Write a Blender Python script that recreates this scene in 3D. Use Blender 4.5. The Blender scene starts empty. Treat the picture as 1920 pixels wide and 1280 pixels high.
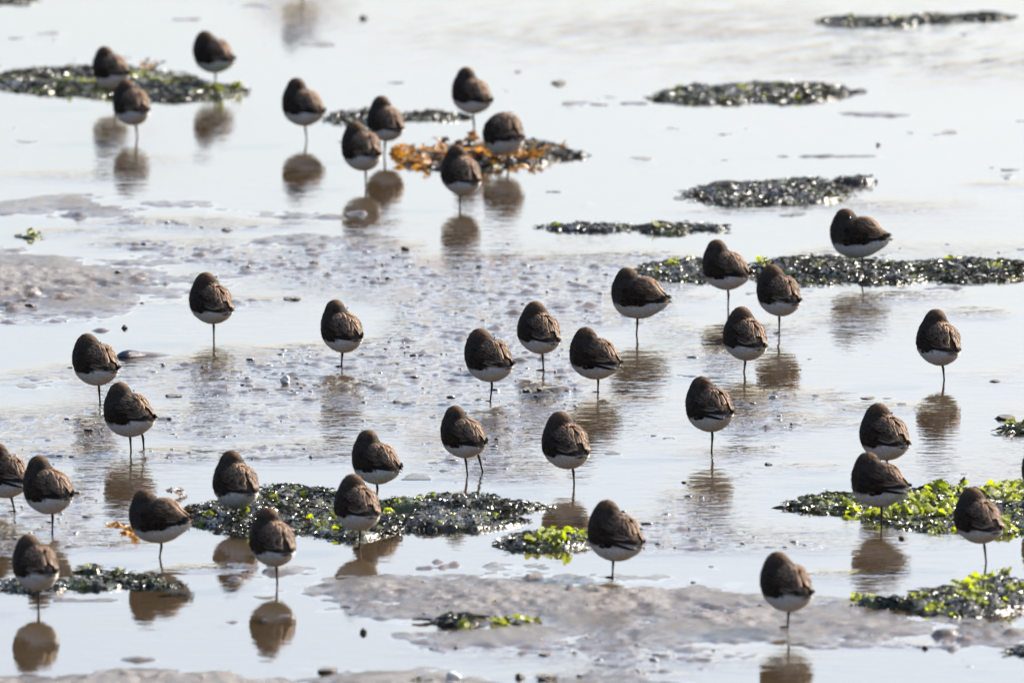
import bpy, bmesh, math, random
import numpy as np

# ------------------------------------------------------------------ camera, sky, sun, exposure
SC = bpy.context.scene
COL = SC.collection
FPX, CAM_H, HOR = 34400.0, 4.6, 3700.0          # focal length in photo pixels, eye height, horizon above centre
PITCH = math.atan2(HOR, FPX)
cam_d = bpy.data.cameras.new('camera')
cam = bpy.data.objects.new('camera', cam_d); COL.objects.link(cam)
cam.location = (0, 0, CAM_H)
cam.rotation_euler = (math.pi / 2 - PITCH, 0, 0)
cam_d.sensor_width = 22.3
cam_d.lens = 22.3 * FPX / 1920.0
cam_d.clip_start = 0.5; cam_d.clip_end = 20000
cam_d.dof.use_dof = True
cam_d.dof.focus_distance = 41.3
cam_d.dof.aperture_fstop = 6.0
SC.camera = cam

SUN_AZ, SUN_EL = math.radians(53), math.radians(31)   # azimuth from the view direction towards the right
world = bpy.data.worlds.new('World'); SC.world = world; world.use_nodes = True
wn = world.node_tree; wn.nodes.clear()
sky = wn.nodes.new('ShaderNodeTexSky'); sky.sky_type = 'NISHITA'; sky.sun_disc = False
sky.sun_elevation = SUN_EL; sky.sun_rotation = SUN_AZ
sky.air_density = 0.72; sky.dust_density = 3.1; sky.ozone_density = 1.0
bg = wn.nodes.new('ShaderNodeBackground'); bg.inputs['Strength'].default_value = 0.105
wo = wn.nodes.new('ShaderNodeOutputWorld')
wn.links.new(sky.outputs[0], bg.inputs[0]); wn.links.new(bg.outputs[0], wo.inputs[0])
sun_d = bpy.data.lights.new('sun', 'SUN'); sun_d.energy = 5.0; sun_d.angle = math.radians(0.53)
sun_d.color = (1.0, 0.93, 0.84)
sun = bpy.data.objects.new('sun', sun_d); COL.objects.link(sun)
# a sun lamp shines along its local -Z: tip it up from the zenith, then turn it to the azimuth
sun.rotation_euler = (-(math.pi / 2 - SUN_EL), 0, -SUN_AZ)
sun.location = (8, 60, 20)
SC.view_settings.view_transform = 'Standard'; SC.view_settings.look = 'None'
SC.view_settings.gamma = 1.0; SC.view_settings.exposure = 1.43
SC.render.engine = 'CYCLES'
SC.cycles.use_denoising = True
SC.cycles.max_bounces = 6; SC.cycles.transparent_max_bounces = 12
SC.cycles.sample_clamp_indirect = 2.0
SC.cycles.caustics_reflective = False; SC.cycles.caustics_refractive = False

# ------------------------------------------------------------------ helpers
CP, SP = math.cos(PITCH), math.sin(PITCH)
def ground(u, v, z=0.0):
    """photo pixel -> point of the plane at height z"""
    a, b = (u - 960) / FPX, (v - 640) / FPX
    dx, dy, dz = a, CP - b * SP, -SP - b * CP
    t = (z - CAM_H) / dz
    return dx * t, dy * t
def pix(X, Y, Z=0.0):
    dep = Y * CP + (CAM_H - Z) * SP
    up = Y * SP - (CAM_H - Z) * CP
    return 960 + FPX * X / dep, 640 - FPX * up / dep
def px_per_m(v):
    x, y = ground(960, v)
    return FPX / (y * CP + CAM_H * SP)
def sm(a, b, x):
    t = np.clip((x - a) / (b - a), 0, 1); return t * t * (3 - 2 * t)
def _h(ix, iy, seed):
    n = (ix.astype(np.int64) * 374761393 + iy.astype(np.int64) * 668265263 + seed * 1442695041) & 0xffffffff
    n = ((n ^ (n >> 13)) * 1274126177) & 0xffffffff
    n = ((n ^ (n >> 16)) * 2246822519) & 0xffffffff
    return ((n ^ (n >> 15)) & 0xffffff) / float(0xffffff)
def vn(x, y, seed=0):
    ix, iy = np.floor(x), np.floor(y); fx, fy = x - ix, y - iy
    fx = fx * fx * fx * (fx * (fx * 6 - 15) + 10); fy = fy * fy * fy * (fy * (fy * 6 - 15) + 10)
    a, b = _h(ix, iy, seed), _h(ix + 1, iy, seed); c, d = _h(ix, iy + 1, seed), _h(ix + 1, iy + 1, seed)
    return 2 * ((a * (1 - fx) + b * fx) * (1 - fy) + (c * (1 - fx) + d * fx) * fy) - 1
def fbm(x, y, o=3, seed=0):
    s, a, t = 0, 1.0, 0
    for k in range(o):
        s = s + a * vn(x * 2 ** k + 17.3 * k, y * 2 ** k - 9.1 * k, seed + k); t += a; a *= .5
    return s / t
def mesh_np(name, V, F, mat, cols=None, smooth=True, attrs=None):
    V = np.asarray(V, np.float32); F = np.asarray(F, np.int32); k = F.shape[1]
    me = bpy.data.meshes.new(name)
    me.vertices.add(len(V)); me.vertices.foreach_set('co', V.ravel())
    me.loops.add(F.size); me.loops.foreach_set('vertex_index', F.ravel())
    me.polygons.add(len(F)); me.polygons.foreach_set('loop_start', np.arange(len(F), dtype=np.int32) * k)
    me.polygons.foreach_set('use_smooth', np.full(len(F), smooth))
    me.update(calc_edges=True)
    if cols is not None:
        ca = me.color_attributes.new('Col', 'FLOAT_COLOR', 'POINT')
        c4 = np.ones((len(V), 4), np.float32); c4[:, :3] = cols
        ca.data.foreach_set('color', c4.ravel())
    for n, arr in (attrs or {}).items():
        at = me.attributes.new(n, 'FLOAT', 'POINT'); at.data.foreach_set('value', np.asarray(arr, np.float32).ravel())
    me.materials.append(mat)
    return me
def grid_faces(nx, ny):
    i = np.arange(nx - 1)[None, :] + np.arange(ny - 1)[:, None] * nx
    return np.stack([i, i + 1, i + nx + 1, i + nx], -1).reshape(-1, 4)
def link(name, data, parent=None, loc=(0, 0, 0), rot=(0, 0, 0), scale=(1, 1, 1)):
    o = bpy.data.objects.new(name, data); COL.objects.link(o)
    o.location = loc; o.rotation_euler = rot; o.scale = scale
    if parent is not None: o.parent = parent
    return o
def tag(o, label, cat, group=None, kind=None):
    if label: o['label'] = label
    if cat: o['category'] = cat
    if group: o['group'] = group
    if kind: o['kind'] = kind
    return o
def tube(pts, rads, n=8, cap=True):
    pts = np.array(pts, float); V, F = [], []
    for i, p in enumerate(pts):
        d = pts[min(i + 1, len(pts) - 1)] - pts[max(i - 1, 0)]; d /= np.linalg.norm(d)
        a = np.cross(d, [0.31, 0.9, 0.2]); a /= np.linalg.norm(a); b = np.cross(d, a)
        for k in range(n):
            t = 2 * math.pi * k / n
            V.append(p + rads[i] * (math.cos(t) * a + math.sin(t) * b))
    for i in range(len(pts) - 1):
        for k in range(n):
            F.append((i * n + k, i * n + (k + 1) % n, (i + 1) * n + (k + 1) % n, (i + 1) * n + k))
    return V, F
def join(parts):
    V, F, o = [], [], 0
    for v, f in parts:
        V += [tuple(p) for p in v]; F += [tuple(i + o for i in q) for q in f]; o = len(V)
    return np.array(V), np.array(F)

# ------------------------------------------------------------------ materials
def material(name):
    m = bpy.data.materials.new(name); m.use_nodes = True; nt = m.node_tree; nt.nodes.clear()
    out = nt.nodes.new('ShaderNodeOutputMaterial')
    def N(t, **kw):
        n = nt.nodes.new(t)
        for k, v in kw.items():
            if k in n.inputs: n.inputs[k].default_value = v
            else: setattr(n, k, v)
        return n
    return m, nt, out, N, nt.links.new
def mat_mud():
    m, nt, out, N, L = material('wet_mud')
    tc = N('ShaderNodeTexCoord'); dry = N('ShaderNodeAttribute', attribute_name='dry')
    n1 = N('ShaderNodeTexNoise', Scale=6.0, Detail=5.0, Roughness=.6); L(tc.outputs['Object'], n1.inputs['Vector'])
    n2 = N('ShaderNodeTexNoise', Scale=85.0, Detail=5.0, Roughness=.65); L(tc.outputs['Object'], n2.inputs['Vector'])
    n3 = N('ShaderNodeTexNoise', Scale=520.0, Detail=2.0); L(tc.outputs['Object'], n3.inputs['Vector'])
    wet = N('ShaderNodeMix', data_type='RGBA'); wet.inputs[6].default_value = (.058, .042, .027, 1); wet.inputs[7].default_value = (.080, .059, .038, 1)
    L(n1.outputs['Fac'], wet.inputs[0])
    dr = N('ShaderNodeMix', data_type='RGBA'); dr.inputs[7].default_value = (.125, .106, .090, 1)
    L(wet.outputs[2], dr.inputs[6]); L(dry.outputs['Fac'], dr.inputs[0])
    gr = N('ShaderNodeMapRange'); gr.inputs[1].default_value = .3; gr.inputs[2].default_value = .7; gr.inputs[3].default_value = .72; gr.inputs[4].default_value = 1.2
    L(n2.outputs['Fac'], gr.inputs[0])
    mul = N('ShaderNodeVectorMath', operation='SCALE'); L(dr.outputs[2], mul.inputs[0]); L(gr.outputs[0], mul.inputs['Scale'])
    p = N('ShaderNodeBsdfPrincipled', IOR=1.36)
    L(mul.outputs[0], p.inputs['Base Color'])
    em = N('ShaderNodeAttribute', attribute_name='emerge'); L(em.outputs['Fac'], p.inputs['Specular IOR Level'])
    ro = N('ShaderNodeMapRange'); ro.inputs[3].default_value = .045; ro.inputs[4].default_value = .27
    L(dry.outputs['Fac'], ro.inputs[0]); L(ro.outputs[0], p.inputs['Roughness'])
    ad = N('ShaderNodeMath', operation='MULTIPLY_ADD'); L(n3.outputs['Fac'], ad.inputs[0]); ad.inputs[1].default_value = .35; L(n2.outputs['Fac'], ad.inputs[2])
    bp = N('ShaderNodeBump', Distance=.009, Strength=.8); L(ad.outputs[0], bp.inputs['Height']); bs = N('ShaderNodeMapRange'); bs.inputs[3].default_value = .12; bs.inputs[4].default_value = .95; L(dry.outputs['Fac'], bs.inputs[0]); L(bs.outputs[0], bp.inputs['Strength']); L(bp.outputs[0], p.inputs['Normal'])
    L(p.outputs[0], out.inputs[0])
    return m
def mat_water():
    m, nt, out, N, L = material('shallow_water')
    tc = N('ShaderNodeTexCoord'); rp = N('ShaderNodeAttribute', attribute_name='ripple')
    mp = N('ShaderNodeMapping'); mp.inputs['Scale'].default_value = (.75, 1.1, 1.0); L(tc.outputs['Object'], mp.inputs[0])
    n1 = N('ShaderNodeTexNoise', Scale=15.0, Detail=2.0, Roughness=.45, Distortion=.3); L(mp.outputs[0], n1.inputs['Vector'])
    n2 = N('ShaderNodeTexNoise', Scale=44.0, Detail=2.0, Roughness=.5, Distortion=.4); L(mp.outputs[0], n2.inputs['Vector'])
    a = N('ShaderNodeMath', operation='MULTIPLY'); L(n1.outputs['Fac'], a.inputs[0]); a.inputs[1].default_value = 3.4
    b = N('ShaderNodeMath', operation='MULTIPLY_ADD'); L(n2.outputs['Fac'], b.inputs[0]); b.inputs[1].default_value = 1.5; L(a.outputs[0], b.inputs[2])
    c = N('ShaderNodeMath', operation='MULTIPLY'); L(b.outputs[0], c.inputs[0]); L(rp.outputs['Fac'], c.inputs[1])
    bp = N('ShaderNodeBump', Distance=.0005, Strength=1.0); L(c.outputs[0], bp.inputs['Height'])
    ge = N('ShaderNodeNewGeometry'); dt = N('ShaderNodeVectorMath', operation='DOT_PRODUCT')
    L(bp.outputs[0], dt.inputs[0]); L(ge.outputs['Incoming'], dt.inputs[1])
    ab = N('ShaderNodeMath', operation='ABSOLUTE'); L(dt.outputs['Value'], ab.inputs[0])
    iv = N('ShaderNodeMath', operation='SUBTRACT'); iv.inputs[0].default_value = 1.0; L(ab.outputs[0], iv.inputs[1])
    pw = N('ShaderNodeMath', operation='POWER'); L(iv.outputs[0], pw.inputs[0]); pw.inputs[1].default_value = 5.0
    fr = N('ShaderNodeMath', operation='MULTIPLY_ADD'); L(pw.outputs[0], fr.inputs[0]); fr.inputs[1].default_value = .98; fr.inputs[2].default_value = .02; fr.use_clamp = True
    g = N('ShaderNodeBsdfGlossy', Roughness=.012); L(bp.outputs[0], g.inputs['Normal']); g.inputs['Color'].default_value = (1, 1, 1, 1)
    t = N('ShaderNodeBsdfTransparent'); t.inputs['Color'].default_value = (.93, .91, .87, 1)
    mx = N('ShaderNodeMixShader'); L(fr.outputs[0], mx.inputs[0]); L(t.outputs[0], mx.inputs[1]); L(g.outputs[0], mx.inputs[2])
    L(mx.outputs[0], out.inputs[0])
    return m
def mat_plumage(name='plumage', trans=.22, rough=.8, sheen=0.0):
    m, nt, out, N, L = material(name)
    at = N('ShaderNodeAttribute', attribute_name='Col'); oi = N('ShaderNodeObjectInfo')
    tc = N('ShaderNodeTexCoord')
    n = N('ShaderNodeTexNoise', Scale=260.0, Detail=3.0); L(tc.outputs['Object'], n.inputs['Vector'])
    mr = N('ShaderNodeMapRange'); mr.inputs[1].default_value = .3; mr.inputs[2].default_value = .7; mr.inputs[3].default_value = .75; mr.inputs[4].default_value = 1.22
    L(n.outputs['Fac'], mr.inputs[0])
    sc = N('ShaderNodeVectorMath', operation='SCALE'); L(at.outputs['Color'], sc.inputs[0]); L(mr.outputs[0], sc.inputs['Scale'])
    p = N('ShaderNodeBsdfPrincipled', Roughness=rough); p.inputs['Sheen Weight'].default_value = sheen; p.inputs['Sheen Roughness'].default_value = .5
    p.inputs['Specular IOR Level'].default_value = .08
    L(sc.outputs[0], p.inputs['Base Color'])
    t = N('ShaderNodeBsdfTranslucent'); L(sc.outputs[0], t.inputs['Color'])
    mx = N('ShaderNodeMixShader'); mx.inputs[0].default_value = trans
    L(p.outputs[0], mx.inputs[1]); L(t.outputs[0], mx.inputs[2]); L(mx.outputs[0], out.inputs[0])
    return m
def mat_gloss(name, col, rough, trans=0.0, attr=False, bump=0.0, bscale=200.0, spec=.5, tcol=None):
    m, nt, out, N, L = material(name)
    p = N('ShaderNodeBsdfPrincipled', Roughness=rough); p.inputs['Specular IOR Level'].default_value = spec
    p.inputs['Base Color'].default_value = (*col, 1)
    tc = N('ShaderNodeTexCoord')
    n = N('ShaderNodeTexNoise', Scale=bscale, Detail=3.0); L(tc.outputs['Object'], n.inputs['Vector'])
    mr = N('ShaderNodeMapRange'); mr.inputs[1].default_value = .3; mr.inputs[2].default_value = .7; mr.inputs[3].default_value = .65; mr.inputs[4].default_value = 1.3
    L(n.outputs['Fac'], mr.inputs[0])
    sc = N('ShaderNodeVectorMath', operation='SCALE'); L(mr.outputs[0], sc.inputs['Scale'])
    if attr:
        at = N('ShaderNodeAttribute', attribute_name='Col'); L(at.outputs['Color'], sc.inputs[0])
    else:
        sc.inputs[0].default_value = col
    L(sc.outputs[0], p.inputs['Base Color'])
    if bump:
        bp = N('ShaderNodeBump', Distance=bump); L(n.outputs['Fac'], bp.inputs['Height']); L(bp.outputs[0], p.inputs['Normal'])
    if trans:
        t = N('ShaderNodeBsdfTranslucent'); L(sc.outputs[0], t.inputs['Color'])
        mx = N('ShaderNodeMixShader'); mx.inputs[0].default_value = trans
        L(p.outputs[0], mx.inputs[1]); L(t.outputs[0], mx.inputs[2]); L(mx.outputs[0], out.inputs[0])
    else:
        L(p.outputs[0], out.inputs[0])
    return m
M_MUD, M_WATER = mat_mud(), mat_water()
M_BODY = mat_plumage('plumage', .12)
M_FEATHER = mat_plumage('feather', .25, .6)
M_DOWN = mat_plumage('down', .55, .85)
M_HORN = mat_gloss('black_horn', (.010, .008, .007), .5, spec=.25)
M_EYE = mat_gloss('dark_eye', (.006, .005, .005), .12)
M_WEED = mat_gloss('dark_weed', (.02, .024, .016), .22, .1, True, .003, 140.0, .7)
M_ULVA = mat_gloss('sea_lettuce', (.36, .43, .012), .28, .5, False, .0015, 120.0)
M_ULVA_OLD = mat_gloss('olive_lettuce', (.24, .27, .03), .25, .4, False, .0015, 120.0)
M_WRACK = mat_gloss('brown_wrack', (.40, .18, .014), .24, .5, False, .001, 90.0)
M_WRACK_DARK = mat_gloss('dark_wrack', (.06, .028, .012), .22, .2, False, .001, 90.0)
M_CLOD = mat_gloss('mud_clod', (.085, .066, .05), .38, 0, False, .003, 300.0)
M_STONE = mat_gloss('stone', (.05, .05, .05), .35, 0, False, .002, 250.0)
M_SHELL = mat_gloss('shell', (.66, .63, .6), .35, 0, False, .001, 150.0)

# ------------------------------------------------------------------ the flat: relief in plan
# (u, v, ru, rv, height) in photo pixels of the ground plane
BANKS = [
    (60, 535, 360, 62, .022), (330, 525, 260, 40, .011), (-120, 530, 200, 60, .020), (520, 455, 260, 24, .0118),
    (120, 380, 480, 32, .0125), (420, 372, 220, 18, .008), (560, 400, 180, 16, .0108),
    (690, 1110, 200, 44, .018), (900, 1122, 270, 58, .022), (1150, 1135, 280, 56, .021), (1380, 1160, 260, 54, .020),
    (1620, 1180, 280, 40, .017), (1850, 1190, 220, 32, .015), (1560, 1125, 90, 14, .008), (960, 1185, 240, 44, .0155), (1180, 1205, 240, 40, .013),
    (300, 1297, 460, 34, .028), (760, 1292, 300, 42, .022), (-50, 1297, 200, 30, .028), (1060, 1300, 260, 50, .0155), (240, 1238, 60, 6, .012),
    (520, 1072, 170, 20, .0125), (1650, 210, 130, 5, .0115), (1900, 226, 60, 7, .013), (1560, 290, 140, 3, .0112),
    (300, 618, 30, 3, .0115), (160, 620, 45, 3, .0115), (270, 664, 80, 5, .014), (1780, 540, 60, 5, .0115), (1440, 1235, 120, 18, .0108),
    (1030, 735, 45, 4, .0115), (1660, 745, 30, 2.5, .011), (1640, 232, 60, 1.5, .011), (1480, 1200, 80, 14, .0108),
]
ROUGH = [
    (560, 490, 200, 34, .75), (760, 520, 260, 34, .85), (980, 505, 230, 24, .8), (1150, 480, 150, 14, .6), (430, 570, 120, 14, .5), (700, 560, 180, 14, .4),
    (120, 690, 110, 16, .5), (330, 690, 110, 20, .75), (470, 720, 200, 34, .8), (430, 790, 200, 40, .85), (150, 790, 130, 40, .8), (90, 850, 140, 22, .7),
    (560, 850, 160, 30, .65), (330, 855, 140, 20, .7), (720, 800, 130, 30, .55), (620, 720, 80, 20, .5), (970, 780, 110, 24, .6), (1090, 755, 120, 18, .6),
    (1440, 745, 130, 20, .85), (1420, 790, 150, 24, .7), (1640, 765, 150, 14, .5), (1600, 800, 60, 10, .4), (1350, 850, 130, 16, .5),
    (1680, 560, 160, 16, .55), (1840, 590, 100, 16, .5), (1580, 600, 100, 20, .4), (1310, 560, 60, 12, .4), (850, 640, 120, 12, .35),
    (960, 720, 120, 12, .4), (200, 1020, 160, 10, .5), (40, 1000, 60, 20, .6), (390, 1060, 90, 8, .7), (1560, 1080, 80, 12, .5), (1500, 880, 120, 12, .4),
    (1000, 1215, 240, 26, .7), (1250, 1240, 200, 26, .75), (1120, 1265, 220, 20, .75), (1430, 1240, 120, 16, .6), (860, 1190, 160, 16, .45), (1680, 1205, 180, 12, .6), (1850, 1250, 120, 8, .6),
    (100, 330, 200, 16, .4), (300, 300, 160, 20, .3), (350, 420, 260, 16, .55), (130, 440, 160, 10, .5), (700, 430, 120, 10, .3),
    (1250, 60, 420, 26, .25), (1500, 110, 330, 30, .28), (1800, 120, 220, 24, .3), (940, 70, 200, 20, .2), (1650, 385, 200, 16, .45), (1850, 350, 120, 10, .4),
    (1380, 400, 180, 12, .4), (1200, 965, 70, 5, .5), (1050, 880, 80, 12, .4), (1760, 700, 80, 6, .3), (60, 600, 140, 12, .5), (230, 570, 120, 10, .6),
]
def gsum(lst, u, v):
    out = np.zeros_like(u)
    for cu, cv, ru, rv, a in lst:
        d = ((u - cu) / ru) ** 2 + ((v - cv) / rv) ** 2
        out = np.maximum(out, a * np.exp(-d))
    return out
def relief(X, Y):
    X = np.asarray(X, float); Y = np.asarray(Y, float)
    Yc = np.clip(Y, 33.0, 58.0)
    u, v = pix(X, Yc)
    wob = fbm(X * 3.1, Y * 2.0, 3, 5)
    uu, vv = u + 55 * wob, v + 9 * fbm(X * 4.0, Y * 1.4, 2, 9)
    inside = np.exp(-np.maximum(np.abs(X) - 1.9, 0) ** 2 / .5) * np.exp(-((Y - Yc) / 1.5) ** 2)
    B = gsum(BANKS, uu, vv) * inside
    R = gsum(ROUGH, uu, vv) * inside
    n1 = fbm(X * 7, Y * 4.5, 3, 21); n2 = fbm(X * 26, Y * 16, 3, 33); n3 = 0
    far = sm(.0, .8, 1 - inside) * (.006 * fbm(X * .7, Y * .5, 2, 3))
    h = -.010 + .0020 * n1 * (1 - R) + B * (1 + .2 * n1) + far
    cover = sm(425, 470, v) * sm(1065, 1015, v) * (.6 + .4 * sm(1650, 1450, u))
    cover = cover * (1 - .8 * np.exp(-((u - 1760) / 150) ** 2 - ((v - 800) / 60) ** 2)) * (1 - .8 * np.exp(-((u - 1480) / 160) ** 2 - ((v - 950) / 60) ** 2)) * (1 - .7 * np.exp(-((u - 300) / 300) ** 2 - ((v - 610) / 22) ** 2))
    patch = sm(-.10, .24, fbm(X * 1.7 + 3, Y * .62, 3, 61)) * cover * inside
    R = np.maximum(R * sm(1260, 1190, v) + R * .6 * (1 - sm(1260, 1190, v)), .62 * patch)
    n4 = fbm(X * 33, Y * 23, 2, 77); n5 = vn(X * 58, Y * 38, 91)
    Rs = sm(.12, .62, R) * (1 - sm(.006, .014, B))
    h = h * (1 - Rs) + Rs * (-.0021 + .0036 * n1 + .0050 * n2 + .0030 * n5 + .010 * np.clip(n4 - .16, 0, 1))
    n6 = fbm(X * 5.5, Y * 4.2, 3, 131)
    h = h + np.minimum(.06 * np.clip(n6 + .3 * n2 - .56, 0, 1), .0115) * inside * (1 - Rs)
    bk = sm(.010, .022, B)
    h = h + sm(.004, .014, B) * .0022 * n1 + bk * (.0046 * n2 + .0042 * n5)
    edge = np.exp(-((h - .001) / .0045) ** 2) * sm(.002, .006, B)
    h = h + edge * (.0042 * n1 + .0050 * n2 + .0020 * n5)
    R = Rs
    return h, R, B, bk, u, v
def graded(lo, hi, step, outer, g=1.8):
    c = np.linspace(lo, hi, int(round((hi - lo) / step)) + 1)
    a, s, left, right = lo, step * 3, [], []
    while a > -outer: a -= s; s *= g; left.append(a)
    a, s = hi, step * 3
    while a < outer: a += s; s *= g; right.append(a)
    return np.array(left[::-1] + list(c) + right)
xs = graded(-1.72, 1.72, .0070, 6000); ys = graded(35.3, 53.6, .0155, 9000)
XX, YY = np.meshgrid(xs, ys)
hh, RR, BB, BK, _, _ = relief(XX.ravel(), YY.ravel())
dry = sm(.0005, .013, hh) * (.35 + .65 * sm(.006, .018, BB))
mud = link('mudflat', mesh_np('mudflat', np.stack([XX.ravel(), YY.ravel(), hh], 1), grid_faces(len(xs), len(ys)), M_MUD, attrs={'dry': dry, 'emerge': .5 * sm(-.0015, .0005, hh)}))
tag(mud, 'wet grey brown tidal mud with low banks and rough lumps', None, kind='structure')
del XX, YY, hh, RR, BB, BK

rng = np.random.default_rng(7)
# thin water standing on the mud
RIPPLE = [  # (u, v, ru, rv, strength)
    (1200, 690, 220, 60, 1.0), (1400, 680, 120, 60, .8), (1620, 590, 150, 50, 1.3), (650, 740, 120, 60, 1.1), (870, 830, 160, 60, 1.1), (1100, 800, 160, 40, 1.3),
    (1340, 900, 110, 60, 1.0), (250, 880, 150, 40, 1.2), (120, 970, 160, 50, 1.3), (1760, 800, 70, 50, .55), (200, 780, 160, 60, 1.2), (400, 670, 120, 30, 1.2),
    (1660, 1060, 90, 60, .6), (1050, 930, 60, 40, .7), (500, 540, 300, 60, 1.0), (950, 500, 350, 50, 1.1),
    (250, 320, 100, 40, .8), (700, 430, 90, 40, .7), (860, 440, 90, 50, .6), (570, 350, 80, 40, .35),
    (567, 15, 70, 45, 5.0), (1250, 60, 520, 50, 1.6), (1550, 110, 400, 45, 1.6), (1850, 130, 260, 40, 1.6), (900, 60, 200, 40, 1.2), (420, 220, 60, 40, .7), (230, 250, 80, 40, .8), (940, 370, 60, 40, .5), (1700, 400, 260, 40, .9), (1500, 1230, 120, 30, .9), (1150, 1240, 300, 40, 1.0), (1300, 800, 400, 60, 1.0),
]
wx = graded(-1.8, 1.8, .05, 6000); wy = graded(35.2, 54.0, .1, 9000)
WX, WY = np.meshgrid(wx, wy); WX, WY = WX.ravel(), WY.ravel()
wu, wv = pix(WX, np.clip(WY, 33, 58))
rip = .2 + 2.8 * relief(WX, WY)[1] + gsum(RIPPLE, wu, wv) * (.75 + .4 * fbm(WX * 2, WY * .8, 2, 71))
top_ = sm(190, 120, wv) * sm(500, 900, wu)
rip = rip * (1 + top_ * rng.uniform(-.9, 1.2, len(rip)))
water = link('water', mesh_np('water', np.stack([WX, WY, np.zeros_like(WX)], 1), grid_faces(len(wx), len(wy)), M_WATER, attrs={'ripple': rip}))
tag(water, 'thin sheet of shallow tidal water mirroring the pale sky', None, kind='structure')

# ------------------------------------------------------------------ seaweed
rng = np.random.default_rng(7)
PATCHES = []
def weed_height(X, Y):
    """top of the weed (or mud) at points"""
    h = np.maximum(relief(X, Y)[0], -.012)
    for f in PATCHES:
        h = np.maximum(h, f(X, Y)[1])
    return h
def frond_strips(P, L, W, yaw, lift, curl, seed, seg=4):
    """N bent strips as one vertex and face array"""
    n = len(P); r = np.random.default_rng(seed)
    t = np.linspace(0, 1, seg + 1)
    d = np.stack([np.cos(yaw), np.sin(yaw)], 1); sd = np.stack([-np.sin(yaw), np.cos(yaw)], 1)
    bend = r.normal(0, .5, n); tw0 = r.normal(0, .7, n); tw1 = r.normal(0, .9, n)
    V = np.zeros((n, seg + 1, 2, 3))
    for i, ti in enumerate(t):
        a = ti * L
        side = bend * L * ti * ti
        c = np.zeros((n, 3))
        c[:, :2] = P[:, :2] + d * a[:, None] + sd * side[:, None]
        c[:, 2] = P[:, 2] + lift * np.sin(math.pi * ti * .9) + curl * (ti - .4)
        w = W * (.45 + .75 * math.sin(math.pi * min(.15 + ti * .8, 1)))
        tw = tw0 + tw1 * ti
        wx_ = sd * np.cos(tw)[:, None]
        for s, k in ((-1, 0), (1, 1)):
            V[:, i, k, :2] = c[:, :2] + s * .5 * w[:, None] * wx_
            V[:, i, k, 2] = c[:, 2] + s * .5 * w * np.sin(tw)
    base = (np.arange(n) * (seg + 1) * 2)[:, None]
    q = np.array([[2 * i, 2 * i + 1, 2 * i + 3, 2 * i + 2] for i in range(seg)])
    F = (base[:, :, None] + q[None]).reshape(-1, 4)
    return V.reshape(-1, 3), F, (seg + 1) * 2
def ulva_mesh(seed):
    r = np.random.default_rng(seed); nx, ny = 9, 8
    a, b = np.meshgrid(np.linspace(-1, 1, nx), np.linspace(0, 1, ny)); a, b = a.ravel(), b.ravel()
    w = .35 + .75 * np.sin(np.pi * np.clip(b * .85 + .12, 0, 1)) + .12 * np.sin(b * 9 + seed)
    x = a * w * .5 + .06 * np.sin(b * 7 + seed); y = b * (1 + .12 * np.sin(a * 4 + seed))
    z = .16 * np.sin(a * 6.5 + seed * 1.7 + b * 2) * (.25 + np.abs(a)) + .14 * np.sin(b * 8 + seed + a * 2.2) * b + .22 * np.sin(np.pi * b)
    return mesh_np('sea_lettuce_leaf', np.stack([x, y, z], 1), grid_faces(nx, ny), M_ULVA)
ULVA = [ulva_mesh(s) for s in (1, 4, 8, 13, 17)]
ULVA_O = []
for m_ in ULVA[:3]:
    c_ = m_.copy(); c_.materials[0] = M_ULVA_OLD; ULVA_O.append(c_)
def wrack_mesh(seed, mat):
    """forked flat bladder wrack frond about 1 unit long"""
    r = np.random.default_rng(seed); parts = []
    def limb(p, ang, ln, w, depth, pitch):
        n = 4; V, F = [], []; q = np.array(p, float)
        for i in range(n + 1):
            ww = w * (1 + (.9 if depth == 2 and i == n - 1 else .35 * math.sin(i)))
            if depth == 2 and i == n: ww *= .35
            sx, sy = -math.sin(ang), math.cos(ang); tl = r.normal(0, .4)
            for s in (-1, 1):
                V.append((q[0] + s * sx * ww / 2, q[1] + s * sy * ww / 2, q[2] + s * ww * .5 * math.sin(tl)))
            if i < n:
                q = q + np.array([math.cos(ang), math.sin(ang), pitch]) * ln / n; ang += r.normal(0, .12); pitch += r.normal(0, .12)
        F = [(2 * i, 2 * i + 1, 2 * i + 3, 2 * i + 2) for i in range(n)]
        parts.append((V, F))
        if depth < 2:
            for s in (-1, 1):
                limb(q - np.array([0, 0, .005]), ang + s * r.uniform(.3, .65), ln * .8, w * .9, depth + 1, pitch + r.normal(0, .2))
    limb((0, 0, 0), 0, .42, .26, 0, .06)
    V, F = join(parts)
    me = mesh_np('wrack_frond', V, F, mat)
    return me
WRACK = [wrack_mesh(s, M_WRACK) for s in (3, 5, 11)]
WRACK_D = [wrack_mesh(s, M_WRACK_DARK) for s in (4, 9)]

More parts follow.
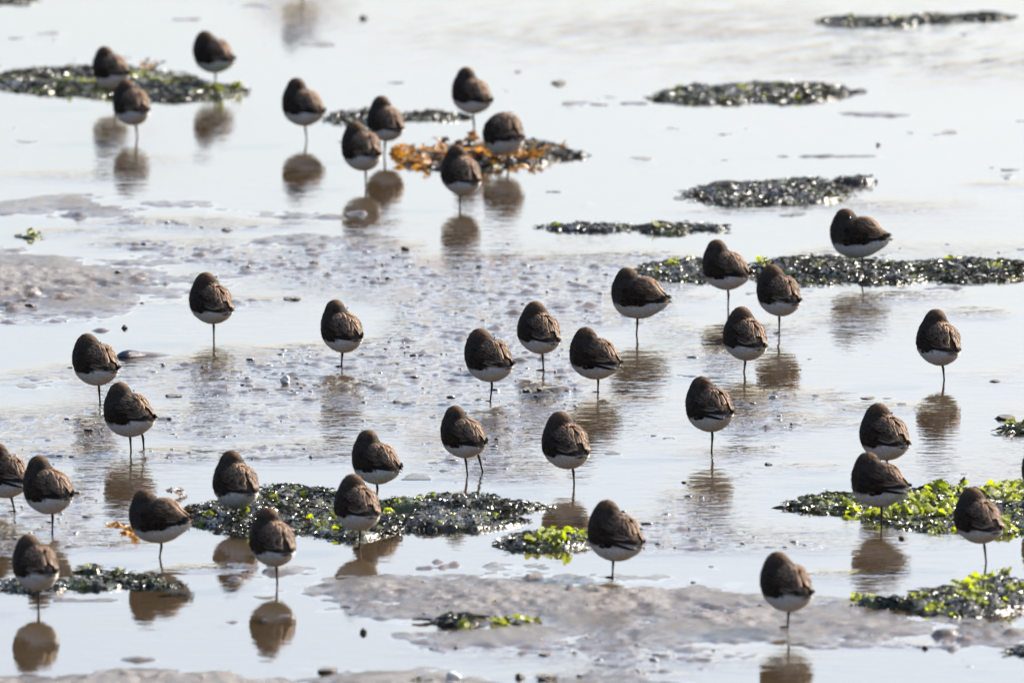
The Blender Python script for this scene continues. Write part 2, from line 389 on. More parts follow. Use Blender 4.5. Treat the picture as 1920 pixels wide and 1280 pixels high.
def weed_patch(label, blobs, H0, dens=24000, green=.12, ulva=(), olive=0, wrack=(), dark_wrack=(), seed=1, name='seaweed_patch', tint=(.026, .027, .017), fl=.012, cat='seaweed', grp='drifts of seaweed on the flat', lump=1.0):
    """blobs: (u0, v0, u1, v1) as seen; H the height of the heap"""
    ell = []
    for (u0, v0, u1, v1) in blobs:
        s = px_per_m(v1); H = H0 * .88; hp = H * s * .75
        rv = max((v1 - v0 - hp) / 2, 2.2)
        ell.append(((u0 + u1) / 2, v1 - rv, (u1 - u0) / 2, rv))
    def f(X, Y):
        X = np.asarray(X, float); Y = np.asarray(Y, float)
        u, v = pix(X, np.clip(Y, 33, 58))
        wob = fbm(X * 9 + seed, Y * 5, 3, 100 + seed)
        m = np.full(X.shape, -9.0)
        for cu, cv, ru, rv in ell:
            m = np.maximum(m, 1 - np.sqrt(((u - cu) / ru) ** 2 + ((v - cv) / rv) ** 2))
        m = m + .16 * wob
        n2 = fbm(X * 38, Y * 24, 2, 200 + seed); n3 = vn(X * 95, Y * 70, 300 + seed)
        top = H * np.clip(m * 2.4, 0, 1) ** .6 * (.62 + .42 * fbm(X * 13, Y * 7, 2, 150 + seed))
        z = np.where(m > 0, top + lump * np.clip(m * 6, 0, 1) * (.009 * n2 + .004 * n3), -.02 + .1 * m)
        return m, z
    PATCHES.append(f)
    U0, U1 = min(b[0] for b in blobs) - 20, max(b[2] for b in blobs) + 20
    V0, V1 = min(e[1] - e[3] for e in ell) - 4, max(e[1] + e[3] for e in ell) + 4
    _, ya = ground(960, V1); _, yb = ground(960, V0)
    xa = min(ground(U0, V0)[0], ground(U0, V1)[0]); xb = max(ground(U1, V0)[0], ground(U1, V1)[0])
    gx = np.arange(xa, xb, .006); gy = np.arange(ya, yb, .011)
    GX, GY = np.meshgrid(gx, gy); m, z = f(GX.ravel(), GY.ravel())
    cx, cy = (xa + xb) / 2, (ya + yb) / 2
    F = grid_faces(len(gx), len(gy)); keep = (m[F] > -.06).any(1); F = F[keep]
    used = np.unique(F); remap = np.full(len(m), -1); remap[used] = np.arange(len(used))
    V = np.stack([GX.ravel() - cx, GY.ravel() - cy, z], 1)[used]
    cv_ = np.array(tint)[None] * (.6 + .8 * (fbm(V[:, 0] * 30, V[:, 1] * 20, 2, seed)[:, None] * .5 + .5))
    gm = sm(.25, .5, fbm(V[:, 0] * 11, V[:, 1] * 7, 2, seed + 31) + green)[:, None]
    cv_ = cv_ * (1 - gm) + np.array([.07, .085, .018]) * gm
    root = link(name, None, loc=(cx, cy, 0)); root.empty_display_size = .05
    tag(root, label, cat, grp)
    link('weed_mat', mesh_np('weed_mat', V, remap[F], M_WEED, cv_), root)
    # tangled small fronds
    area = (m > .02).sum() * .006 * .011
    n = int(area * dens); cand = np.where(m > -.14)[0]; pw_ = np.where(m[cand] > .03, 1.0, .28); idx = rng.choice(cand, n, p=pw_ / pw_.sum())
    P = np.stack([GX.ravel()[idx], GY.ravel()[idx], np.maximum(z[idx], .0022)], 1)
    P[:, :2] += rng.uniform(-.006, .006, (n, 2)); P[:, 2] -= .002
    L = rng.gamma(3, fl * .85 / 3, n) + .0035; W = np.minimum(L * rng.uniform(.14, .36, n), .0045)
    cl = fbm(P[:, 0] * 8, P[:, 1] * 5, 2, seed + 71); L = L * (1 + .55 * cl); W = W * (1 + .55 * cl)
    V2, F2, k = frond_strips(P - np.array([cx, cy, 0]), L, W, rng.uniform(0, 2 * math.pi, n), rng.uniform(.0005, .005, n), rng.normal(0, .003, n), seed)
    pal = np.array([[.020, .022, .016], [.036, .037, .020], [.060, .060, .024], [.060, .038, .018], [.13, .15, .022]])
    pr = np.array([.36, .33, .14, .1, max(green, .0) * .6]); pr = pr / pr.sum()
    fc = pal[rng.choice(5, n, p=pr)] * rng.uniform(.7, 1.35, (n, 1))
    fc = fc * (1 + 1.1 * fbm(P[:, 0] * 12 + 5, P[:, 1] * 8, 2, seed + 91))[:, None]
    fr = link('small_fronds', mesh_np('small_fronds', V2, F2, M_WEED, np.repeat(fc, k, 0)), root); fr['kind'] = 'stuff'
    def leaf(u, v, size, meshes, nm, tiltx=None):
        s = px_per_m(v)
        X, Y = ground(u, v); zz = f(np.array([X]), np.array([Y]))[1][0]
        for _ in range(2):
            X, Y = ground(u, v + max(zz, 0) * s); zz = max(f(np.array([X]), np.array([Y]))[1][0], .001)
        me = meshes[int(rng.integers(len(meshes)))]
        sc_ = size / s
        o = link(nm, me, root, (X - cx, Y - cy, zz - .001), (rng.uniform(-.05, .35) if tiltx is None else tiltx, rng.normal(0, .25), rng.uniform(-1.2, 1.2)), (sc_ * rng.uniform(.8, 1.2), sc_, sc_ * rng.uniform(.7, 1.1)))
        return o
    for (u, v, size) in ulva:
        for q in range(2 if size > 28 else 1):
            leaf(u + q * rng.uniform(-12, 12), v + q * rng.uniform(-5, 4), size * rng.uniform(.45, .75), ULVA if rng.uniform() < .75 else ULVA_O, 'sea_lettuce_leaf')
    for k_ in range(olive):
        j = int(rng.choice(np.where(m > .1)[0])); X, Y = GX.ravel()[j], GY.ravel()[j]
        u, v = pix(X, Y); leaf(u, v - .6 * z[j] * px_per_m(v), rng.uniform(14, 26), ULVA_O, 'sea_lettuce_leaf')
    for (u, v, size) in wrack:
        o = leaf(u, v, size, WRACK, 'wrack_frond'); o.rotation_euler = (rng.normal(0, .35), -rng.uniform(-.05, .2), rng.uniform(0, 6.28))
    for (u, v, size) in dark_wrack:
        o = leaf(u, v, size, WRACK_D, 'wrack_frond'); o.rotation_euler = (rng.normal(0, .35), -rng.uniform(.0, .38), rng.uniform(0, 6.28))
    return root
def spread(n, u0, v0, u1, v1, a, b):
    return [(rng.uniform(u0, u1), rng.uniform(v0, v1), rng.uniform(a, b)) for _ in range(n)]

weed_patch('olive green weed patch at the top under two sleeping birds', [(0, 118, 345, 180), (180, 150, 460, 187)], .022, green=.34, olive=16, dark_wrack=[(270, 122, 26), (285, 128, 30)], wrack=[(280, 122, 26), (262, 126, 22)], seed=2, fl=.014)
weed_patch('thin dark weed strip behind two birds standing close together', [(615, 207, 760, 233), (740, 207, 868, 226)], .012, green=.05, seed=3)
weed_patch('orange brown bladder wrack heap among four birds', [(770, 268, 960, 318), (900, 258, 1060, 308), (1000, 280, 1095, 296)], .02, green=.0, olive=0,
           wrack=spread(38, 772, 280, 890, 314, 32, 50) + spread(24, 830, 268, 960, 292, 32, 50) + spread(28, 920, 280, 998, 310, 30, 46) + spread(4, 1010, 268, 1050, 285, 22, 34),
           dark_wrack=spread(18, 800, 268, 990, 310, 32, 50), seed=4, tint=(.026, .018, .012))
weed_patch('glittering weed island with yellow green bits in calm upper water', [(1230, 158, 1440, 194), (1330, 148, 1586, 192)], .02, green=.12, olive=5, wrack=[], ulva=[(1395, 180, 22), (1440, 172, 22), (1380, 190, 22), (1452, 176, 20)], seed=5)
weed_patch('low thin weed line along the far rippled water', [(1538, 30, 1720, 50), (1700, 26, 1800, 42), (1790, 24, 1895, 38)], .010, green=.1, olive=2, seed=6)
weed_patch('bare dark weed island without green, in open water', [(1290, 334, 1480, 384), (1380, 328, 1590, 384), (1560, 328, 1640, 345)], .022, green=.0, seed=7, tint=(.022, .022, .017))
weed_patch('broken narrow dark weed strip in open water between bird groups', [(1016, 415, 1200, 434), (1205, 416, 1300, 438), (1290, 418, 1362, 432)], .011, green=.03, olive=2, seed=8)
weed_patch('long weed bank reaching the frame edge below a long profile wader', [(1190, 480, 1420, 528), (1400, 474, 1640, 534), (1560, 486, 1760, 532), (1700, 480, 1925, 526)], .020, green=.12, olive=14,
           ulva=spread(6, 1395, 482, 1440, 505, 16, 24) + spread(5, 1770, 484, 1815, 500, 18, 26) + spread(4, 1255, 482, 1300, 495, 15, 22), seed=9)
weed_patch('large dark weed heap with green tufts under several birds', [(345, 925, 640, 1000), (470, 902, 650, 960), (560, 940, 760, 1008), (690, 925, 1030, 960), (700, 948, 985, 994)], .030, green=.06, olive=8,
           ulva=[(395, 972, 30), (402, 962, 22), (380, 985, 26), (610, 945, 30), (620, 975, 40), (600, 985, 34), (640, 985, 36), (590, 975, 24), (740, 958, 30), (728, 968, 26), (735, 945, 24), (850, 945, 24), (790, 938, 24), (845, 975, 20), (905, 975, 26), (925, 970, 22), (360, 950, 22), (820, 990, 18)],
           wrack=[(240, 990, 44), (232, 985, 40), (248, 1000, 36), (262, 992, 40), (572, 985, 38), (570, 975, 34)], dark_wrack=[(250, 985, 44), (575, 990, 40), (350, 930, 40), (380, 955, 44)], seed=10, fl=.012)
weed_patch('small weed clump with glowing green lettuce beside the big heap', [(945, 990, 1105, 1030), (1040, 985, 1100, 1010)], .026, green=.1, ulva=[(1015, 1022, 48), (1040, 1020, 54), (1025, 1014, 46), (1055, 1024, 42), (1035, 1008, 46), (1075, 1008, 54), (1080, 1002, 48), (1090, 1012, 40)], seed=11)
weed_patch('bright green sea lettuce bed around a standing bird by the frame edge', [(1490, 918, 1720, 962), (1620, 908, 1925, 990), (1800, 940, 1925, 1000), (1880, 915, 1960, 1000)], .022, green=.35, olive=10,
           ulva=spread(22, 1715, 925, 1830, 965, 34, 56) + spread(12, 1850, 915, 1925, 945, 40, 62) + spread(12, 1600, 940, 1720, 975, 24, 40) + spread(14, 1740, 965, 1925, 1000, 24, 38) + [(1765, 990, 30), (1775, 994, 30), (1755, 992, 26)] + spread(5, 1540, 935, 1620, 950, 18, 28),
           dark_wrack=[(1800, 918, 44), (1795, 915, 48), (1580, 928, 44), (1790, 920, 40)], seed=12)
weed_patch('sparkling weed heap dotted with green in the lower corner', [(1600, 1112, 1760, 1140), (1700, 1084, 1925, 1158), (1780, 1076, 1960, 1150)], .036, green=.16, olive=8,
           ulva=spread(8, 1780, 1085, 1880, 1100, 26, 42) + spread(6, 1790, 1110, 1840, 1125, 30, 44) + spread(9, 1605, 1120, 1720, 1132, 22, 34) + spread(8, 1740, 1132, 1860, 1150, 22, 36) + spread(4, 1860, 1100, 1920, 1130, 22, 32), seed=13, fl=.014)
weed_patch('slender dark weed line trailing behind the lowest bird by the frame edge', [(-20, 1078, 130, 1108), (100, 1080, 230, 1104), (145, 1062, 190, 1074), (180, 1070, 300, 1090), (220, 1086, 345, 1098)], .016, green=.14, olive=4, seed=14, tint=(.014, .026, .018))
weed_patch('small dark weed tuft lying on the mud bank', [(826, 1146, 902, 1174)], .02, green=.15, olive=2, seed=15, fl=.017)
weed_patch('flat yellowish green weed scrap on the mud bank', [(918, 1158, 1016, 1172)], .007, dens=3000, green=.4, olive=9, seed=16)
weed_patch('little dark leaf of weed on the crest of the bank', [(900, 1128, 938, 1138)], .006, green=.2, olive=2, seed=17)
weed_patch('small weed clump cut by the frame edge in calm water', [(1882, 788, 1960, 812)], .016, green=.2, olive=3, seed=18)
weed_patch('tiny dark weed tuft at the lower frame edge beside pale water', [(1895, 1206, 1960, 1228)], .014, green=.05, seed=19)
weed_patch('dark green weed scrap half cut by the bottom edge', [(720, 1270, 812, 1290)], .014, green=.3, olive=3, seed=20)
weed_patch('pale yellow green lettuce scrap floating alone near the mud bank', [(30, 438, 80, 447)], .002, dens=2500, green=.6, olive=1, seed=21)
weed_patch('dark weed rim touching the top edge of the picture', [(-30, -8, 75, 5)], .012, green=.05, seed=22)

# ------------------------------------------------------------------ the birds
def ell(P, c, r, tilt=0.0):
    q = P - np.array(c)
    if tilt:
        ca, sa = math.cos(tilt), math.sin(tilt)
        q = np.stack([q[:, 0] * ca + q[:, 2] * sa, q[:, 1], -q[:, 0] * sa + q[:, 2] * ca], 1)
    r = np.array(r); k0 = np.linalg.norm(q / r, axis=1); k1 = np.linalg.norm(q / r ** 2, axis=1) + 1e-9
    return k0 * (k0 - 1) / k1
def smin(a, b, k):
    h = np.clip(.5 + .5 * (b - a) / k, 0, 1)
    return b * (1 - h) + a * h - k * h * (1 - h)
class Var:
    def __init__(s, head=(-.028, .0, .129), hr=.0255, hump=.0, tail=0.0, fat=1.0, neck=.014, seed=0, tilt=0.0):
        s.tilt = math.radians(tilt); s.ct, s.st = math.cos(s.tilt), math.sin(s.tilt)
        s.head, s.hr, s.hump, s.tail, s.fat, s.neck, s.seed = head, hr, hump, tail, fat, neck, seed
    def toq(s, P):
        x, z = P[:, 0], P[:, 2] - .085
        return np.stack([x * s.ct - z * s.st, P[:, 1], x * s.st + z * s.ct + .085], 1)
    def tow(s, Q):
        Q = np.asarray(Q, float); x, z = Q[..., 0], Q[..., 2] - .085
        return np.stack([x * s.ct + z * s.st, Q[..., 1], -x * s.st + z * s.ct + .085], -1)
    def sdf(s, P0):
        f = s.fat; P = s.toq(P0)
        d = ell(P, (.000, 0, .082), (.058, .0455 * f, .0455))
        d = smin(d, ell(P, (-.020, 0, .090), (.0425, .0415 * f, .046)), .016)
        d = smin(d, ell(P, (.016, 0, .1075 + s.hump), (.033, .029 * f, .0275)), .010)
        d = smin(d, ell(P, (.044, 0, .084), (.033, .026 * f, .0215), .10), .018)
        P = P0
        d = smin(d, ell(P, (s.head[0] - .006, s.head[1] * .8, s.head[2] - .023), (s.hr * 1.16, s.hr * 1.25, s.hr * 1.35)), .012)
        d = smin(d, ell(P, s.head, (s.hr * 1.04, s.hr * .94, s.hr)), s.neck)
        return d
    def grad(s, P):
        e = 4e-4; g = np.zeros_like(P)
        for i in range(3):
            o = np.zeros(3); o[i] = e
            g[:, i] = s.sdf(P + o) - s.sdf(P - o)
        return g / (np.linalg.norm(g, axis=1, keepdims=True) + 1e-12)
    def snap(s, P, off=0.0, it=6):
        for _ in range(it):
            P = P - s.grad(P) * (s.sdf(P) - off)[:, None] * .9
        return P
C_CROWN = np.array([.105, .065, .040]); C_NAPE = np.array([.046, .036, .028]); C_BREAST = np.array([.052, .040, .031])  # crown lightened for its sunlit rim, nape and breast darkened for shade
C_BACK = np.array([.085, .055, .038]); C_WHITE = np.array([.66, .63, .60])
def body_colour(P, N, var):
    x, y, z = P.T
    c = np.tile(C_BREAST, (len(P), 1))
    hd = sm(.108, .122, z + .10 * (-.02 - x) * 0)
    hd = hd * sm(.030, .0, x)
    c = c * (1 - hd[:, None]) + C_NAPE * hd[:, None]
    cr = sm(var.head[2] + .004, var.head[2] + .020, z)[:, None]; c = c * (1 - cr) + C_CROWN * cr
    bk = (sm(.0, .02, x) * sm(.09, .10, z))[:, None]; c = c * (1 - bk) + C_BACK * bk
    # streaks on breast and crown
    st = fbm(x * 420 + var.seed, (y + z) * 130, 2, 8)
    c = c * (1 + .38 * st)[:, None]
    k_ = 1 - np.clip(var.tilt / math.radians(13), 0, 1)
    line = .0685 + k_ * (.004 + .10 * (x + .01) * sm(-.01, .06, x)) + .0035 * fbm(x * 120, y * 120, 2, 5) - .012 * sm(-.03, -.06, x) * 0
    w = sm(.0055, -.0045, z - line + .003 * st)
    # mottled breast sides just above the belly
    w = np.maximum(w, .35 * sm(.016, .0, z - line) * sm(-.1, .5, fbm(x * 300, z * 200, 2, 3)) * sm(-.01, -.04, x))
    q = var.toq(P); w = np.maximum(w, sm(.035, .045, q[:, 0]) * sm(.088, .082, q[:, 2] - .10 * (q[:, 0] - .04)))
    return c * (1 - w[:, None]) + C_WHITE * (1 + .06 * st)[:, None] * w[:, None]
def build_variant(var):
    bm = bmesh.new(); bmesh.ops.create_icosphere(bm, subdivisions=6, radius=1.0)
    D = np.array([v.co[:] for v in bm.verts]); F = np.array([[v.index for v in f.verts] for f in bm.faces]); bm.free()
    C = np.array([-.004, 0, .092]); t = np.full(len(D), .16)
    for _ in range(70):
        t = np.maximum(t - .8 * var.sdf(C + D * t[:, None]), .004)
    V = C + D * t[:, None]
    N = var.grad(V)
    V = V + N * (.0009 * fbm(V[:, 0] * 170 + var.seed, V[:, 2] * 170 + V[:, 1] * 90, 2, 2))[:, None]
    body = mesh_np('body', V, F, M_BODY, body_colour(V, N, var))
    r = np.random.default_rng(50 + var.seed)
    # soft down and small contour feathers standing off the skin
    n = 9000; idx = r.choice(len(V), n); P = V[idx] + r.normal(0, .0006, (n, 3)); Nn = N[idx]
    head = (P[:, 2] > .112) & (P[:, 0] < .004)
    flow = np.where(head[:, None], np.array([-.5, 0, -.7]), np.array([1.0, 0, -.25]))
    flow = flow - Nn * (flow * Nn).sum(1, keepdims=True); flow /= np.linalg.norm(flow, axis=1, keepdims=True) + 1e-6
    dr = flow + Nn * r.uniform(.08, .38, (n, 1)) + r.normal(0, .14, (n, 3)); dr /= np.linalg.norm(dr, axis=1, keepdims=True)
    sd = np.cross(dr, Nn); sd /= np.linalg.norm(sd, axis=1, keepdims=True) + 1e-6
    L = np.where(head, r.uniform(.0012, .0030, n), r.uniform(.0022, .0048, n)); Wd = r.uniform(.0006, .0014, n)
    bC = body_colour(P, Nn, var) * r.uniform(.88, 1.14, (n, 1))
    bC = np.where(bC[:, :1] < .25, bC * np.array([1.1, 1.0, .95]), bC)
    A = P - Nn * .0006
    Vd = np.stack([A - sd * Wd[:, None], A + sd * Wd[:, None], A + dr * L[:, None]], 1).reshape(-1, 3)
    down = mesh_np('down', Vd, np.arange(3 * n).reshape(-1, 3), M_DOWN, np.repeat(bC, 3, 0))
    # wings: overlapping feathers laid over the flank and back
    wings = []
    for s in (1,):
        VV, FF, CC, off = [], [], [], 0
        tip = var.tow(np.array([.086, s * .009, .0960 + var.tail]))
        def anchor(x, phi):
            zc = .084 if x < .03 else .084 + (x - .03) * .12
            o = np.array([x, 0, zc]); d = var.tow(o + np.array([0, s * math.sin(phi), math.cos(phi)])); o = var.tow(o); d = d - o
            tt = .08
            for _ in range(16): tt = max(tt - .8 * var.sdf((o + d * tt)[None])[0], .003)
            return o + d * tt
        def feather(x, phi, L, W, dark, fringe, rise=.0022, base=.0004, hold=1.0, aim=None, mid=None):
            nonlocal off
            a = anchor(x, phi); g = var.grad(a[None])[0]
            to = (tip if aim is None else var.tow(np.array(aim))) - a
            d = to / np.linalg.norm(to); d = d + r.normal(0, .06, 3)
            if hold > .5: d = d - g * (d @ g)
            d /= np.linalg.norm(d); sv = np.cross(d, g); sv /= np.linalg.norm(sv)
            ni, nj = 6, 5
            tI = np.linspace(0, 1, ni); P, T, S = [], [], []
            for ti in tI:
                w = W * (math.sin(math.pi * min(.22 + .70 * ti, 1)) ** .7) * (1 if ti < .98 else .45)
                for sj in np.linspace(-1, 1, nj):
                    P.append(a + d * L * ti + sv * (w * .5 * sj)); T.append(ti); S.append(sj)
            P, T, S = np.array(P), np.array(T), np.array(S)
            offs = base + rise * T - .0007 * S * S
            Q = var.snap(P.copy(), 0.0, 3); G = var.grad(Q); Q = Q + G * offs[:, None]
            k = np.clip(hold, 0, 1)
            if k < 1:
                kk = (1 - (1 - k) * sm(.15, .6, T))[:, None]
                Q = Q * kk + (P + g * offs[:, None]) * (1 - kk)
            e = np.clip(np.maximum(np.abs(S) ** 2.0 * (.3 + .7 * T), .75 * sm(.75, 1.0, T)), 0, 1)[:, None]
            sh = np.exp(-(S / .25) ** 2)[:, None] * .35
            col = dark * (1 - sh) * (1 - e) + fringe * e
            col = col * r.uniform(.8, 1.25)
            VV.append(Q); CC.append(col); FF.append(grid_faces(nj, ni) + off); off += len(Q)
        dk = lambda: np.array([.160, .100, .066]) * r.uniform(.45, 1.3)
        fg = lambda: np.array([.80, .56, .38]) * r.uniform(.6, 1.15)
        R_ = math.radians
        # flight feathers first, then the coverts and the scapulars over them
        for k in range(7):
            feather(.016 + .004 * k, R_(91 - 3.2 * k), .071 - .0042 * k, .0075, np.array([.024, .019, .016]), np.array([.05, .04, .033]), .002, .0008, .35, (.096 - .0018 * k, s * .007, .0955 + .0006 * k + var.tail))
        for k in range(6):
            feather(.026 + .002 * k, R_(72 - 8.5 * k), .042, .011, dk() * .55, fg() * .6, .003, .0012, .75)
        for row in range(4):
            x0 = .016 - .014 * row
            for k in range(8):
                feather(x0 + r.normal(0, .001), R_(104 - 7.0 * k) + r.normal(0, .06), .018 * r.uniform(.8, 1.2), .0085, dk() * .17, fg() * .085, .0013, .0010 + .0003 * row)  # coverts darkened, so the flank's shade sits in their colour
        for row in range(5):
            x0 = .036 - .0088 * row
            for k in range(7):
                feather(x0 + r.normal(0, .002), R_(54 - 8.2 * k + (4 if row % 2 else 0)) + r.normal(0, .06), (.025 + .001 * (4 - row)) * r.uniform(.8, 1.2), .0088 * r.uniform(.85, 1.15), dk() * (1, .95, .8, .62, .45, .33, .25)[6 - k], fg() * (1, 1, .85, .65, .48, .35, .26)[6 - k], .0032, .0015 + .0004 * row)  # painted light: scapulars palest on top, darkening down towards the shaded flank
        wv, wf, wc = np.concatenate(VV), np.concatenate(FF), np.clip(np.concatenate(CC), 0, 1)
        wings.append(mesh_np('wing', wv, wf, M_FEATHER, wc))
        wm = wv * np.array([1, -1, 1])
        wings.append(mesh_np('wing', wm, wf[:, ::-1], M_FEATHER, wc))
        V = np.concatenate([V, wv, wm])
    # tail
    Vt, Ft, Ct, off = [], [], [], 0
    for k in range(7):
        a = (k - 3) / 3.0; ni, nj = 5, 3
        P = []
        for ti in np.linspace(0, 1, ni):
            w = .0072 * (.7 + .5 * math.sin(math.pi * (.1 + .75 * ti))) * (1 if ti < .95 else .5)
            for sj in (-1, 0, 1):
                P.append((.048 + .038 * ti - .003 * abs(a), .0105 * a * (.7 + .5 * ti) + sj * w / 2, .0885 + var.tail * ti - .0006 * abs(k - 3) * 2 + .001 * (1 - sj * sj)))
        Vt.append(np.array(P)); Ft.append(grid_faces(nj, ni) + off); off += len(P)
        Ct.append(np.tile(np.array([.045, .036, .03]) if abs(k - 3) < 3 else np.array([.3, .27, .24]), (len(P), 1)))
    tail = mesh_np('tail', var.tow(np.concatenate(Vt)), np.concatenate(Ft), M_FEATHER, np.concatenate(Ct))
    # bill laid back among the shoulder feathers, and the eyes
    h = np.array(var.head); b0 = h + np.array([.016, .004, -.006])
    bp = [b0, b0 + [.008, .001, -.0035], b0 + [.018, .002, -.0065], b0 + [.028, .003, -.0095], b0 + [.034, .003, -.0125]]
    Vb, Fb = tube(bp, [.0034, .0026, .0018, .0013, .0006])
    bill = mesh_np('bill', Vb, Fb, M_HORN)
    eyes = []
    for s in (-1, 1):
        dvec = np.array([.45, s * .82, .16]); dvec /= np.linalg.norm(dvec)
        tt = .05
        for _ in range(40): tt = max(tt - .8 * var.sdf((h + dvec * tt)[None])[0], .002)
        bm = bmesh.new(); bmesh.ops.create_uvsphere(bm, u_segments=10, v_segments=7, radius=.0021)
        me = bpy.data.meshes.new('eye'); bm.to_mesh(me); bm.free(); me.shade_smooth(); me.materials.append(M_EYE)
        eyes.append((me, h + dvec * (tt - .0002)))
    return dict(body=body, down=down, wings=wings, tail=tail, bill=bill, eyes=eyes, V=V, zb=V[:, 2].min(), zt=V[:, 2].max())
VARS = [build_variant(v) for v in (
    Var(head=(-.029, -.002, .1325), hr=.0252, seed=0, neck=.007, tilt=4),
    Var(head=(-.023, -.006, .1345), hr=.0262, hump=.000, seed=1, neck=.008, tilt=9),
    Var(head=(-.025, -.005, .1375), hr=.0250, hump=-.003, seed=2, fat=.97, neck=.007, tilt=11),
    Var(head=(-.020, -.003, .1365), hr=.0258, hump=-.002, seed=3, fat=1.02, neck=.008, tilt=12),
    Var(head=(-.022, .010, .1140), hr=.0250, hump=.006, seed=4, fat=1.04, neck=.016, tilt=8),
    Var(head=(-.017, -.006, .1340), hr=.0268, hump=-.002, seed=5, fat=1.04, neck=.010, tail=-.002, tilt=13),
    Var(head=(-.026, .000, .1340), hr=.0258, hump=.000, seed=6, fat=.96, neck=.009, tail=.002, tilt=7.5),
    Var(head=(-.024, -.008, .1320), hr=.0272, hump=.002, seed=7, fat=1.0, neck=.010, tilt=10),
)]
def toe_mesh():
    parts = []
    for a, L in ((0, .021), (.55, .018), (-.55, .018), (math.pi, .006)):
        d = np.array([-math.cos(a), math.sin(a), 0])
        parts.append(tube([np.array([0, 0, .0018]), d * L * .5 + [0, 0, .0022], d * L + [0, 0, .001]], [.0017, .0014, .0007], 6))
    V, F = join(parts); return mesh_np('foot', V, F, M_HORN)
FOOT = toe_mesh()
G = 'waders asleep on the wet flat'
# foot u, v; head top v; belly v; left u, right u; variant; label; second foot; on weed
BIRDS = [
    (215, 192, 87, 165, 176, 252, 0, 'sleeping wader on the olive weed patch, partly hidden behind another bird', None),
    (258, 258, 150, 235, 212, 283, 1, 'sleeping wader in water just in front of the olive weed patch', None),
    (404, 163, 58, 137, 363, 447, 0, 'topmost sleeping wader, alone at the tip of the olive weed patch', None),
    (576, 262, 147, 236, 525, 610, 2, 'lone dark wader in calm water beside the thin weed strip, clear mirror image', None),
    (720, 291, 180, 264, 687, 760, 3, 'wader seen from behind in front of the thin weed strip, half hidden by another', None),
    (686, 345, 228, 320, 643, 718, 1, 'wader standing close in front of another, left of the orange wrack', None),
    (891, 258, 127, 213, 842, 922, 2, 'wader on one long leg at the back of the orange wrack heap', None),
    (954, 306, 205, 285, 908, 988, 4, 'round headless looking wader sitting low over the orange wrack', None),
    (862, 384, 272, 364, 825, 904, 3, 'wader with sunlit back in water before the orange wrack heap', None),
    (1617, 512, 397, 490, 1556, 1673, 0, 'long profile wader with pointed tail on the long weed bank', None),
    (1365, 574, 449, 543, 1318, 1412, 2, 'wader in water against the long weed bank, thin leg showing', None),
    (1461, 626, 497, 592, 1416, 1503, 1, 'dark wader below the long weed bank, with complete mirror image under it', None),
    (1193, 626, 502, 597, 1143, 1258, 0, 'profile wader with white undertail at the end of the long weed bank', None),
    (1394, 697, 575, 675, 1352, 1437, 3, 'wader showing its scalloped sunlit back, lowest of three below the weed bank', None),
    (1771, 711, 580, 684, 1714, 1797, 3, 'lone wader in calm water far from weed, with sharp mirror image', None),
    (1019, 695, 565, 662, 966, 1050, 3, 'middle wader of three in a row, rear view, a little behind the others', None),
    (1121, 734, 613, 710, 1066, 1168, 0, 'profile wader with pointed tail, last of three in a row in rippled water', None),
    (919, 752, 615, 715, 873, 970, 0, 'profile wader, first and lowest of three in a row in rippled water', None),
    (640, 686, 560, 658, 604, 685, 2, 'lone wader in rippled water between the mud bank and the row of three', None),
    (401, 632, 510, 606, 355, 441, 3, 'wader near the sandy mud bank seen from behind with ruffled wing tip', None),
    (188, 756, 625, 722, 136, 230, 0, 'wader on rough mud, behind a two legged bird, foot showing', None),
    (246, 845, 716, 818, 198, 303, 0, 'wader standing on both legs on rough mud', (270, 842)),
    (28, 960, 830, 932, -45, 58, 0, 'wader cut off by the frame edge, touching its neighbour', None),
    (98, 998, 853, 963, 47, 146, 2, 'wader on one slanting leg overlapping a bird cut by the frame', None),
    (443, 968, 850, 957, 400, 487, 3, 'wader crouching on the large weed heap, tail and pale feather fringes towards us', None),
    (298, 1044, 915, 1017, 246, 370, 0, 'long low wader in profile at the tip of the large weed heap', None),
    (520, 1093, 951, 1060, 469, 554, 3, 'wader with scalloped back standing before the large weed heap, full mirror image', None),
    (72, 1136, 1001, 1106, 26, 114, 1, 'wader at the dark trailing weed line with rounded mirror image below', None),
    (705, 938, 806, 907, 658, 756, 2, 'dark wader on the large weed heap, behind a bird with sunlit back', None),
    (674, 1022, 888, 994, 625, 713, 3, 'wader with sunlit feathered back in the middle of the large weed heap', None),
    (877, 890, 760, 857, 828, 918, 2, 'wader with two long thin legs in rippled water', (906, 884)),
    (1077, 908, 770, 878, 1018, 1110, 3, 'wader on one slanting leg between the two legged bird and open water', None),
    (1334, 846, 705, 809, 1287, 1379, 1, 'lone wader on a rough mud patch, its rippled mirror image below', None),
    (1662, 893, 755, 862, 1613, 1710, 3, 'wader standing directly behind a bird on the bright sea lettuce', None),
    (1653, 983, 846, 950, 1599, 1713, 0, 'profile wader before the bright sea lettuce, in front of another bird', None),
    (1850, 1053, 912, 1017, 1790, 1884, 3, 'wader on a slanting leg between the sea lettuce bed and the sparkling corner heap', None),
    (1148, 1081, 936, 1049, 1096, 1207, 1, 'wader at the edge of the mud bank beside the glowing green clump', None),
    (1477, 1176, 1034, 1145, 1424, 1528, 1, 'lowest wader, standing on the grey mud bank', None),
    (1966, 956, 830, 928, 1916, 2020, 1, 'wader almost wholly outside the frame edge beside the sea lettuce', None),
    (567, -9, -110, -33, 528, 608, 2, 'wader above the top edge, only its broken mirror image in view', None),
]
